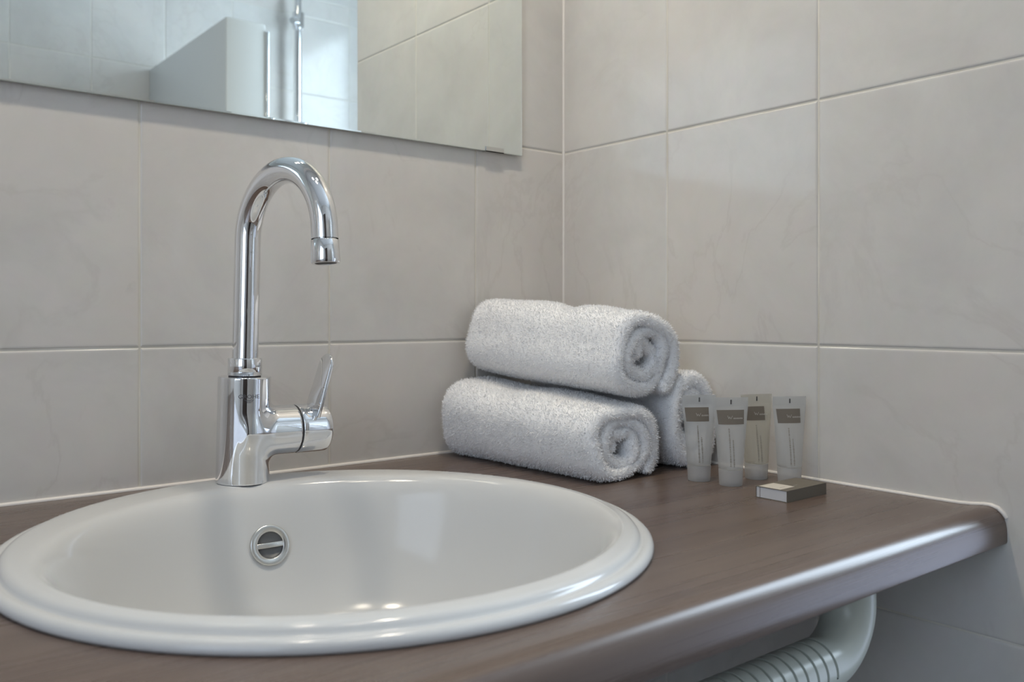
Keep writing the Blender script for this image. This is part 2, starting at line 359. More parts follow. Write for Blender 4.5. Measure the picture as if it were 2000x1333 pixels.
# ------------------------------------------------------------------ washbasin geometry (outer and inner rim)
OC, OA, OB = (-0.487, -0.282), 0.2345, 0.2385
IC, IA, IB = (-0.486, -0.2985), 0.2085, 0.1935
NB = 192
def ell(c, a, b, z): return [(c[0] + a * math.cos(2 * PI * k / NB), c[1] + b * math.sin(2 * PI * k / NB), z) for k in range(NB)]
def worktop():
    x0, x1 = XL + 0.0012, -0.0006
    prof = [(-0.0006, 0.0), (-0.515, 0.0), (-0.527, 0.0002), (-0.536, 0.0009), (-0.544, 0.0020), (-0.5495, 0.0024), (-0.5535, 0.0018), (-0.5570, 0.0002), (-0.5600, -0.0025), (-0.5622, -0.0058), (-0.5638, -0.0100), (-0.5647, -0.0150), (-0.5650, -0.0200), (-0.5650, -0.0262), (-0.5643, -0.0276), (-0.5628, -0.0282), (-0.0006, -0.0282)]
    # refine the rolled edge
    bm = bmesh.new()
    A = [bm.verts.new((x0, y, z)) for y, z in prof]; B = [bm.verts.new((x1, y, z)) for y, z in prof]
    n = len(prof)
    for i in range(1, n - 2): bm.faces.new((A[i], A[i + 1], B[i + 1], B[i]))
    bm.faces.new((A[n - 1], A[0], B[0], B[n - 1]))
    bm.faces.new(A[::-1]); bm.faces.new(B)
    for z, (ia, ib) in ((0.0, (0, 1)), (-0.0282, (n - 2, n - 1))):
        ring = [bm.verts.new((p[0], p[1], z)) for p in ell(OC, OA - 0.012, OB - 0.012, z)]
        es = [bm.edges.new((ring[k], ring[(k + 1) % NB])) for k in range(NB)]
        q = [A[ia], A[ib], B[ib], B[ia]]
        for k in range(4):
            e = bm.edges.get((q[k], q[(k + 1) % 4])) or bm.edges.new((q[k], q[(k + 1) % 4])); es.append(e)
        bmesh.ops.triangle_fill(bm, edges=es, use_beauty=True)
        if z == 0.0: r0 = ring
        else: r1 = ring
    for k in range(NB): bm.faces.new((r0[k], r0[(k + 1) % NB], r1[(k + 1) % NB], r1[k]))
    bmesh.ops.recalc_face_normals(bm, faces=bm.faces)
    me = bpy.data.meshes.new('worktop'); bm.to_mesh(me); bm.free(); me.materials.append(WOOD)
    for p in me.polygons: p.use_smooth = True
    me.set_sharp_from_angle(angle=math.radians(35))
    o = bpy.data.objects.new('worktop', me); COL.objects.link(o)
    tag(o, 'brown wood-look bathroom worktop with a rounded front edge under the basin', 'worktop')
worktop()

def basin():
    root = empty('washbasin', (OC[0], OC[1], 0.0))
    tag(root, 'round white ceramic washbasin set into the brown worktop', 'washbasin')
    rings = []
    def ring_off(off, z): rings.append(ell(OC, OA - off, OB - off, z))
    for off, z in [(0.0105, -0.006), (0.0105, 0.0), (0.0012, 0.0003), (0.0002, 0.0016), (0.0, 0.0032), (0.0008, 0.0054), (0.0026, 0.0070), (0.0050, 0.0076), (0.0072, 0.0073), (0.0086, 0.0070), (0.0096, 0.0075), (0.0104, 0.0092), (0.0116, 0.0107), (0.0138, 0.0118), (0.0165, 0.0122), (0.0195, 0.0124)]: ring_off(off, z)
    # rim land: blend from the outer ring to the inner lip
    def lerp_ring(t, z):
        o = ell(OC, OA - 0.0195, OB - 0.0195, z); i = ell(IC, IA, IB, z)
        return [tuple(o[k][j] * (1 - t) + i[k][j] * t for j in range(3)) for k in range(NB)]
    for t, z in ((0.3, 0.0126), (0.6, 0.0126), (0.85, 0.0124), (1.0, 0.0118)): rings.append(lerp_ring(t, z))
    def inner(off, z, sh=0.0): rings.append(ell((IC[0], IC[1] + sh), IA - off, IB - off, z))
    for off, z in [(0.0028, 0.0105), (0.0052, 0.0084), (0.0078, 0.0050), (0.0102, 0.0008), (0.0124, -0.0045), (0.0150, -0.0120), (0.0185, -0.0230), (0.0230, -0.0370), (0.0290, -0.0520), (0.0380, -0.0700), (0.0510, -0.0880), (0.0690, -0.1040), (0.0920, -0.1160), (0.1200, -0.1240), (0.1480, -0.1285)]: inner(off, z, 0.0)
    # round bottom with the drain
    last = rings[-1]
    for t, z in ((0.5, -0.1303), (1.0, -0.1312)):
        rings.append([(last[k][0] * (1 - t) + (IC[0] + 0.023 * math.cos(2 * PI * k / NB)) * t, last[k][1] * (1 - t) + (IC[1] + 0.023 * math.sin(2 * PI * k / NB)) * t, z) for k in range(NB)])
    n_top = len(rings)
    # drain well and outer shell back up
    for r, z in ((0.022, -0.136), (0.022, -0.17), (0.030, -0.17)): rings.append([(IC[0] + r * math.cos(2 * PI * k / NB), IC[1] + r * math.sin(2 * PI * k / NB), z) for k in range(NB)])
    for off, z in [(0.140, -0.142), (0.105, -0.135), (0.070, -0.120), (0.042, -0.098), (0.026, -0.075), (0.014, -0.045), (0.006, -0.020), (0.004, -0.006)]: inner(off, z)
    v = [(p[0] - OC[0], p[1] - OC[1], p[2]) for r in rings for p in r]
    f = []; n = len(rings)
    for i in range(n):
        j = (i + 1) % n
        for k in range(NB): f.append((i * NB + k, i * NB + (k + 1) % NB, j * NB + (k + 1) % NB, j * NB + k))
    f = [q[::-1] for q in f]
    me = mesh_obj('bowl', v, f, CERAMIC, root)
    bm = bmesh.new(); bm.from_mesh(me.data); bmesh.ops.recalc_face_normals(bm, faces=bm.faces); bm.to_mesh(me.data); bm.free()
    # overflow ring set in the back wall of the bowl
    oc = Vector((-0.4765 - OC[0], -0.1318 - OC[1], -0.0390))
    ov = empty('overflow', oc, (math.radians(90 - 18), 0, math.radians(-3))); ov.parent = root
    v, f = lathe([(0.0180, -0.0060), (0.0180, 0.0013), (0.0177, 0.0018), (0.0170, 0.0020), (0.0122, 0.0019), (0.0118, 0.0014), (0.0116, -0.0016)], 72)
    mesh_obj('overflow_ring', v, f, STEEL, ov, auto=60)
    bevel_box('overflow_bar', (-0.0120, -0.0022, -0.0005), (0.0120, 0.0022, 0.0018), 0.0004, STEEL, ov)
    v, f = lathe([(0.0119, 0.0006), (0.0118, -0.0010), (0.0060, -0.0013), (0.0001, -0.0014)], 48); mesh_obj('overflow_shade_disc', v, f, mat('painted_recess_shade', (0.13, 0.135, 0.14), 0.4), ov)  # grey disc paints the shade inside the overflow; the bowl has no hole
    v, f = lathe([(0.0219, -0.001), (0.0219, 0.0015), (0.0200, 0.0030), (0.0150, 0.0036), (0.0120, 0.0060), (0.0001, 0.0066)], 64)
    dr = mesh_obj('drain', v, f, CHROME, root, auto=50); dr.location = (IC[0] - OC[0], IC[1] - OC[1], -0.1325)
    return root
basin()

# ------------------------------------------------------------------ mixer tap
def surface_nets(fn, lo, hi, h):
    """mesh of the zero set of fn, vertices projected on the surface, exact normals"""
    n = [int(math.ceil((hi[i] - lo[i]) / h)) + 1 for i in range(3)]
    ax = [lo[i] + h * np.arange(n[i]) for i in range(3)]
    X = np.stack(np.meshgrid(*ax, indexing='ij'), -1); D = fn(X.reshape(-1, 3)).reshape(n)
    s = D < 0
    c = s[:-1, :-1, :-1].astype(np.int8)
    cnt = sum(s[i:n[0] - 1 + i, j:n[1] - 1 + j, k:n[2] - 1 + k].astype(np.int8) for i in (0, 1) for j in (0, 1) for k in (0, 1))
    act = (cnt > 0) & (cnt < 8); idx = -np.ones(act.shape, int); idx[act] = np.arange(act.sum())
    ii = np.argwhere(act); P = np.array(lo) + (ii + 0.5) * h
    e = h * 0.05
    def grad(P): return np.stack([(fn(P + e * np.eye(3)[i]) - fn(P - e * np.eye(3)[i])) / (2 * e) for i in range(3)], -1)
    for _ in range(4):
        g = grad(P); g /= np.maximum(1e-9, (g ** 2).sum(-1, keepdims=True)); st = fn(P)[:, None] * g
        P = P - np.clip(st, -h, h)
    N = grad(P); N /= np.linalg.norm(N, axis=1, keepdims=True)
    F = []
    for a in range(3):
        b, c_ = (a + 1) % 3, (a + 2) % 3
        sl0 = [slice(None)] * 3; sl1 = [slice(None)] * 3
        sl0[a] = slice(0, n[a] - 1); sl1[a] = slice(1, n[a])
        A = s[tuple(sl0)]; B = s[tuple(sl1)]
        for q in np.argwhere(A != B):
            if q[b] == 0 or q[c_] == 0 or q[b] >= n[b] - 1 or q[c_] >= n[c_] - 1: continue
            v = []
            for db, dc in ((-1, -1), (0, -1), (0, 0), (-1, 0)):
                w = q.copy(); w[b] += db; w[c_] += dc; v.append(idx[tuple(w)])
            F.append(v if A[tuple(q)] else v[::-1])
    return P, F, N
def sd_cyl(P, c, ax, r, h0, h1, rd):
    q = P - np.array(c); t = q[:, ax]; o = [i for i in range(3) if i != ax]
    rr = np.sqrt(q[:, o[0]] ** 2 + q[:, o[1]] ** 2)
    dx = rr - (r - rd); dy = np.abs(t - (h0 + h1) / 2) - ((h1 - h0) / 2 - rd)
    return np.minimum(np.maximum(dx, dy), 0) + np.sqrt(np.maximum(dx, 0) ** 2 + np.maximum(dy, 0) ** 2) - rd
def smin(a, b, k):
    h = np.clip(0.5 + 0.5 * (b - a) / k, 0, 1); return b * (1 - h) + a * h - k * h * (1 - h)

FX, FY, FZ = -0.483, -0.0846, 0.0126
def faucet():
    root = empty('mixer_tap', (FX, FY, FZ))
    # the tap stands a touch out of plumb
    rv = Vector((math.cos(math.radians(38.906)), -math.sin(math.radians(38.906)), 0)); fw = Vector((rv.y * -1, rv.x, 0))
    root.rotation_mode = 'QUATERNION'
    root.rotation_quaternion = Matrix.Rotation(math.radians(1.25), 3, fw).to_quaternion()
    tag(root, 'tall chrome single-lever mixer tap with a swan neck on the basin rim', 'tap')
    az = 0.0462
    body = lambda P: smin(sd_cyl(P, (0, 0, 0), 2, 0.0242, -0.0003, 0.0985, 0.0012), sd_cyl(P, (0, 0, az), 0, 0.0236, -0.005, 0.0492, 0.0010), 0.0085)
    P, F, N = surface_nets(body, (-0.028, -0.028, -0.004), (0.054, 0.028, 0.103), 0.0011)
    mesh_obj('tap_body', P, F, CHROME, root, normals=N)
    v, f = lathe([(0.0001, -0.0006), (0.0232, -0.0006), (0.0232, 0.0004), (0.0, 0.0004)], 64); mesh_obj('base_gasket', v, f, BLACK, root)
    def along_x(prof, n=96):
        v, f = lathe(prof, n); return [(p[2], p[1], az - p[0]) for p in v], f
    v, f = along_x([(0.0001, 0.0490), (0.0230, 0.0490), (0.0230, 0.0512), (0.0001, 0.0512)]); mesh_obj('seal_ring', v, f, BLACK, root, auto=40)
    cap = lambda P: sd_cyl(P, (0, 0, az), 0, 0.0238, 0.0508, 0.0812, 0.0014)
    prof = [(0.0001, 0.0508), (0.0224, 0.0508), (0.0233, 0.0511), (0.0238, 0.0520)] + [(0.0238, x) for x in (0.056, 0.065, 0.074)] + [(0.0238, 0.0796), (0.0234, 0.0806), (0.0224, 0.0812), (0.012, 0.0815), (0.0001, 0.0816)]
    v, f = along_x(prof); cap_o = mesh_obj('handle_cap', v, f, CHROME, root, auto=50)
    # lever: flat paddle leaning outward
    bl = MB(); n = 20; L, wb, wt, th = 0.0560, 0.0150, 0.0128, 0.0017
    out = [(-wb, 0.0), (wb, 0.0)]
    out = [(wb, -0.006), (wb * 1.0, 0.010), ((wb + wt) / 2, 0.024)] + [(wt * math.cos(a), L - wt + wt * math.sin(a)) for a in np.linspace(0, PI, n)] + [(-(wb + wt) / 2, 0.024), (-wb, 0.010), (-wb, -0.006)]
    m_ = len(out); vv = []
    for ins, h in ((0.0008, -th), (0.0002, -th * 0.72), (0, 0), (0.0002, th * 0.72), (0.0008, th)):
        cx, cy = 0, L * 0.45
        for (a, c) in out:
            d = math.hypot(a - cx, c - cy); vv.append((h, a - (a - cx) / d * ins, c - (c - cy) / d * ins))
    ff = [(i * m_ + k, i * m_ + (k + 1) % m_, (i + 1) * m_ + (k + 1) % m_, (i + 1) * m_ + k) for i in range(4) for k in range(m_)]
    ff += [tuple(reversed(range(m_))), tuple(range(4 * m_, 5 * m_))]
    lev = mesh_obj('lever', vv, ff, CHROME, root, auto=50)
    lev.location = (0.0655, -0.0110, az + 0.0190); lev.rotation_euler = (math.radians(4), math.radians(14), 0)
    # swan neck
    v, f = lathe([(0.0130, 0.0975), (0.0130, 0.0993), (0.0151, 0.0994), (0.0156, 0.0999), (0.0156, 0.1150), (0.0151, 0.1158), (0.0120, 0.1158)], 80)
    mesh_obj('collar', v, f, CHROME, root, auto=45)
    v, f = lathe([(0.0147, 0.0980), (0.0147, 0.0996)], 64); mesh_obj('collar_gasket', v, f, BLACK, root)
    th_ = math.radians(9.0); D = 0.120; dirx, diry = math.sin(th_), -math.cos(th_); R = D / 2
    zc = 0.2385 - FZ; r0 = 0.0119; r1 = 0.0114
    path = [Vector((0, 0, z)) for z in np.linspace(0.105, zc, 12)]
    aend = math.radians(174); fx, fz = math.sin(aend), math.cos(aend)
    for a in np.linspace(0, aend, 64)[1:]:
        s = R - R * math.cos(a); path.append(Vector((dirx * s, diry * s, zc + R * math.sin(a))))
    pe = path[-1].copy(); path.append(pe + Vector((dirx * fx, diry * fx, fz)) * 0.010)
    rotA = Vector((0, 0, -1)).rotation_difference(Vector((dirx * fx, diry * fx, fz)))
    rad = list(np.interp(np.arange(len(path)), [0, 20, len(path) - 1], [r0, r0, r1]))
    v, f = sweep(path, rad, 64, up=(dirx, diry, 0), cap=False); mesh_obj('spout', v, f, CHROME, root)
    ea = pe + Vector((dirx * fx, diry * fx, fz)) * 0.0105
    v, f = lathe([(r1 - 0.0012, 0.0015), (r1 - 0.0012, -0.0002), (r1 + 0.0001, -0.0005), (r1 + 0.0006, -0.0010), (r1 + 0.0009, -0.0190), (r1 + 0.0004, -0.0202), (r1 - 0.0012, -0.0205), (r1 - 0.0020, -0.0200), (r1 - 0.0022, -0.0170)], 64)
    ae = mesh_obj('aerator', v, f, CHROME, root, auto=45); ae.location = ea; ae.rotation_mode = 'QUATERNION'; ae.rotation_quaternion = rotA
    v, f = lathe([(r1 - 0.0020, -0.0198), (r1 - 0.004, -0.0196), (0.0001, -0.0195)], 48); ai = mesh_obj('aerator_mesh', v, f, DARK, root); ai.location = ea; ai.rotation_mode = 'QUATERNION'; ai.rotation_quaternion = rotA
    # engraved lettering wrapped on the body
    LET = mat('engraved_lettering', (0.10, 0.10, 0.11), 0.4)
    def text_mesh(body, size):
        cu = bpy.data.curves.new('lettering', 'FONT'); cu.body = body; cu.size = size; cu.align_x = 'CENTER'; cu.resolution_u = 3
        to = bpy.data.objects.new('lettering_source', cu)
        me = to.to_mesh(); vv = [tuple(x.co) for x in me.vertices]; ff = [tuple(p.vertices) for p in me.polygons]; to.to_mesh_clear()
        bpy.data.objects.remove(to); bpy.data.curves.remove(cu); return vv, ff
    vv, ff = text_mesh('GROHE', 0.0052)
    ang0 = math.radians(-90 - 12); rr = 0.02432
    w = [(rr * math.cos(ang0 + x * 1.12 / rr), rr * math.sin(ang0 + x * 1.12 / rr), 0.0797 + y) for x, y, z in vv]
    b = MB(); b.add(w, ff)
    for k, (hw) in enumerate((0.0042, 0.0034, 0.0020)):      # little wave lines under the name
        pts = []
        N_ = 14
        for i in range(N_ + 1):
            x = -hw + 2 * hw * i / N_; z = 0.0782 - 0.0011 * k + 0.00025 * math.sin(i * 1.4)
            pts.append((x, z))
        for i in range(N_):
            q = []
            for (x, z, dz) in ((pts[i][0], pts[i][1], -0.00022), (pts[i + 1][0], pts[i + 1][1], -0.00022), (pts[i + 1][0], pts[i + 1][1], 0.00022), (pts[i][0], pts[i][1], 0.00022)):
                a = ang0 + x / rr; q.append((rr * math.cos(a), rr * math.sin(a), z + dz))
            b.add(q, [(0, 1, 2, 3)])
    b.build('lettering', LET, root)
faucet()

# ------------------------------------------------------------------ mirror
def mirror():
    root = empty('mirror', (-0.0795, -0.0075, 0.3742))
    tag(root, 'large frameless wall mirror hanging above the washbasin', 'mirror')
    w, h = 1.25, 0.70
    b = MB(); b.box((-w, 0.0, 0.0), (0.0, 0.0040, h)); b.build('mirror_glass', GLASSEDGE, root)
    b = MB(); e = 0.0016
    b.add([(-w + e, -0.0002, e), (-e, -0.0002, e), (-e, -0.0002, h - e), (-w + e, -0.0002, h - e)], [(0, 1, 2, 3)])
    # polished bevel all round
    b.add([(-w, 0, 0), (0, 0, 0), (-e, -0.0002, e), (-w + e, -0.0002, e)], [(0, 1, 2, 3)])
    b.add([(0, 0, 0), (0, 0, h), (-e, -0.0002, h - e), (-e, -0.0002, e)], [(0, 1, 2, 3)])
    b.build('mirror_face', MIRROR, root)
    bk = bevel_box('mirror_backing', (-w + 0.06, 0.0041, 0.06), (-0.06, 0.0070, h - 0.06), 0.0005, DARK, root)
    for x in (-0.045, -0.62, -1.18):
        c = MB(); c.box((x - 0.014, -0.0016, -0.0012), (x + 0.014, -0.0003, 0.0052)); c.box((x - 0.014, -0.0016, -0.0012), (x + 0.014, 0.0070, -0.0001))
        c.build('mirror_clip', STEEL, root)
        if x > -0.1: continue
mirror()

# ------------------------------------------------------------------ towels
def fbm(P, seed):
    r = np.random.default_rng(seed); out = np.zeros(len(P))
    for k in range(14):
        s = r.uniform(25, 130); d = r.normal(size=3); d /= np.linalg.norm(d); out += np.sin(P @ d * s + r.uniform(0, 6.28)) * (30 / s) ** 0.7
    return out / 4
def towel(name, length, w, h, turns, seed, label, loc, rotz, tail_deg, shape=2.4, dent=None, droop=None, tilt=0.0, cw=1, pile_n=150000, extra=None):
    """rolled towel lying along +y (local, front end at y=0 and back end at y=length)"""
    r = np.random.default_rng(seed)
    NA, M = 380, 64
    th1 = turns * 2 * PI; th = np.linspace(0, th1, NA)
    rin, rout = 0.05, 1.0
    t_half = 0.5 * (rout - rin) / (turns + 0.35) * 0.97
    wob = sum(r.normal() * 0.016 * np.sin(th * k * 0.5 + r.uniform(0, 6.28)) for k in range(2, 9))
    rc = rin + t_half + (rout - 2 * t_half - rin) * th / th1
    wf = np.clip((th1 - th) / 3.0, 0, 1) * np.clip(th / 1.0, 0, 1)
    rc = rc + wob * wf
    ang = cw * (th - th1) + math.radians(tail_deg)
    cx, cz = rc * np.cos(ang), rc * np.sin(ang)
    tx, tz = np.gradient(cx), np.gradient(cz); tl = np.hypot(tx, tz); nx, nz = tz / tl * cw, -tx / tl * cw
    # thickness rounds off at the sheet's free edges
    edge = np.minimum(th / 0.35, (th1 - th) / 0.16); hth = t_half * np.sqrt(1 - (1 - np.clip(edge, 0, 1)) ** 2) + 0.004
    sy = np.concatenate([[0, .0006, .0016, .0032, .0055, .0085, .012], np.linspace(.017, length - .017, M - 14), length - np.array([.012, .0085, .0055, .0032, .0016, .0006, 0])])
    verts = []
    # inner layers sit a little deeper than the outer ones, unevenly
    end_off = 0.006 * (1 - th / th1) ** 1.2 + 0.0022 * np.sin(th * 0.9 + r.uniform(0, 6)) * wf + 0.0012 * np.sin(th * 2.3 + 1)
    def warp(X, Y, Z):
        # rounded, squashed section
        a = np.arctan2(Z, X); rad = np.hypot(X, Z)
        sq = (np.abs(np.cos(a)) ** shape + np.abs(np.sin(a)) ** shape) ** (-1 / shape)
        k = 1 + (sq - 1) * np.clip(rad, 0, 1) ** 1.5
        X = X * k; Z = Z * k
        x = X * w / 2; z = Z * h / 2 + h / 2
        return x, Y, z
    for i, s in enumerate(sy):
        d = min(s, length - s); tt = min(1.0, d / 0.0085); tk = math.sqrt(max(0.0, 1 - (1 - tt) ** 2)); tk = 0.06 + 0.94 * tk
        y = s + end_off * np.clip(1 - s / 0.05, 0, 1) - end_off * np.clip(1 - (length - s) / 0.05, 0, 1)
        xo, zo = cx + nx * hth * tk, cz + nz * hth * tk
        xi, zi = cx - nx * hth * tk, cz - nz * hth * tk
        X = np.concatenate([xo, xi[::-1]]); Z = np.concatenate([zo, zi[::-1]]); Y = np.concatenate([y, y[::-1]])
        verts.append(np.stack(warp(X, Y, Z), -1))
    V = np.concatenate(verts); n = 2 * NA
    f0 = fbm(V * np.array([1, 0.7, 1]), seed + 1); cen = V - np.array([0, 0, h / 2]); rr = np.hypot(cen[:, 0] / w * 2, cen[:, 2] / h * 2)
    amp = 0.0016 * np.clip(rr, 0, 1)
    dirv = np.stack([cen[:, 0], 0 * rr, cen[:, 2]], -1); dirv /= np.maximum(1e-4, np.linalg.norm(dirv, axis=1, keepdims=True))
    V = V + dirv * (f0 * amp)[:, None]
    if dent is not None:
        for (dy, dw, dd) in dent: V[:, 2] -= dd * np.exp(-((V[:, 1] - dy) / dw) ** 2) * np.clip((V[:, 2] - h * 0.3) / (h * 0.7), 0, 1)
    V[:, 2] = (V[:, 2] - V[:, 2].min()) / (V[:, 2].max() - V[:, 2].min()) * h; V[:, 0] = ((V[:, 0] - V[:, 0].min()) / (V[:, 0].max() - V[:, 0].min()) - 0.5) * w
    if extra is not None: V = extra(V, length, w, h)
    # rest flat on the support
    if droop is None:
        low = 0.004; z = V[:, 2]; V[:, 2] = np.where(z < low, low + (z - low) * 0.25, z) - 0.0
        V[:, 2] -= V[:, 2].min() - 0.0016
    V[:, 2] += tilt * V[:, 1]
    F = [(i * n + k, (i + 1) * n + k, (i + 1) * n + (k + 1) % n, i * n + (k + 1) % n) for i in range(len(sy) - 1) for k in range(n)]
    # close the ends
    for b0, fl in ((0, False), ((len(sy) - 1) * n, True)):
        for k in range(NA - 1):
            q = (b0 + k, b0 + k + 1, b0 + n - 2 - k, b0 + n - 1 - k); F.append(q if not fl else q[::-1])
    V = np.asarray(V); Fa = np.array(F)
    # terry pile: short crooked loops of yarn standing on the surface
    e1 = V[Fa[:, 2]] - V[Fa[:, 0]]; e2 = V[Fa[:, 3]] - V[Fa[:, 1]]; NN = np.cross(e1, e2); ar = np.linalg.norm(NN, axis=1) / 2
    # orientation: compare with the outward side vertices
    fidx = r.choice(len(Fa), pile_n, p=ar / ar.sum())
    a, b_ = r.random(pile_n), r.random(pile_n)
    q = V[Fa[fidx]]
    base = (q[:, 0] * ((1 - a) * (1 - b_))[:, None] + q[:, 1] * (a * (1 - b_))[:, None] + q[:, 2] * (a * b_)[:, None] + q[:, 3] * ((1 - a) * b_)[:, None])
    nn = NN[fidx] / (2 * ar[fidx])[:, None]
    # faces were wound outward or inward depending on the rolling sense: find out from the outer wrap
    jm = int(NA * 0.80); fi = (len(sy) // 2) * n + jm
    rad_ = V[(len(sy) // 2) * n + jm] - np.array([0, V[(len(sy) // 2) * n + jm, 1], V[:n, 2].mean()])
    sgn = 1.0 if NN[fi] @ rad_ > 0 else -1.0
    if sgn < 0: Fa = Fa[:, ::-1]
    nn = nn * sgn
    dn = nn + r.normal(size=(pile_n, 3)) * 0.55; dn /= np.linalg.norm(dn, axis=1, keepdims=True)
    ln = r.uniform(0.0012, 0.0034, pile_n) ; side = np.cross(dn, r.normal(size=(pile_n, 3))); side /= np.linalg.norm(side, axis=1, keepdims=True)
    wd = r.uniform(0.00022, 0.00042, pile_n)
    bend = r.normal(size=(pile_n, 3)) * 0.0005
    p0 = base - side * wd[:, None] - nn * 0.0003; p1 = base + side * wd[:, None] - nn * 0.0003
    mid = base + dn * (ln * 0.6)[:, None]
    p2 = mid + side * (wd * 0.8)[:, None]; p3 = mid - side * (wd * 0.8)[:, None]
    p4 = base + dn * ln[:, None] + bend
    nb = len(V)
    PV = np.stack([p0, p1, p2, p3, p4], 1).reshape(-1, 3)
    PV[:, 2] = np.maximum(PV[:, 2], 0.0006 if droop is None else -1)
    k = nb + 5 * np.arange(pile_n)
    quads = np.stack([k, k + 1, k + 2, k + 3], -1); tris = np.stack([k + 3, k + 2, k + 4], -1)
    root = mesh_obj(name, np.concatenate([V, PV]), [tuple(x) for x in Fa] + [tuple(x) for x in quads] + [tuple(x) for x in tris], TERRY, None, True)
    root.location = loc; root.rotation_euler = (0, 0, rotz)
    tag(root, label, 'towel', 'rolled white towels in the corner')
    return root
def swell(f0, f1):
    def g(V, length, w, h):
        V = V.copy(); V[:, 2] *= f0 + (f1 - f0) * V[:, 1] / length; return V
    return g
towel('rolled_towel', 0.250, 0.112, 0.087, 2.75, 11, 'white rolled terry towel lying lower left, nearest the basin', (-0.1490, -0.2620, 0.0), math.radians(2.6), -52, 2.4, cw=-1, extra=swell(0.885, 1.10), dent=[(0.16, 0.03, 0.003)])
towel('rolled_towel', 0.245, 0.076, 0.107, 2.6, 23, 'white rolled terry towel half hidden behind the four small tubes', (-0.0410, -0.2600, 0.0), math.radians(0.0), -58, 2.4, cw=-1)
towel('rolled_towel', 0.246, 0.110, 0.094, 2.75, 37, 'white rolled terry towel resting on top of the other two', (-0.1150, -0.2600, 0.0815), math.radians(2.2), -58, 2.3, dent=[(0.105, 0.022, 0.006), (0.02, 0.03, 0.003)], droop=True, tilt=0.060, cw=-1, extra=swell(1.0, 0.98))
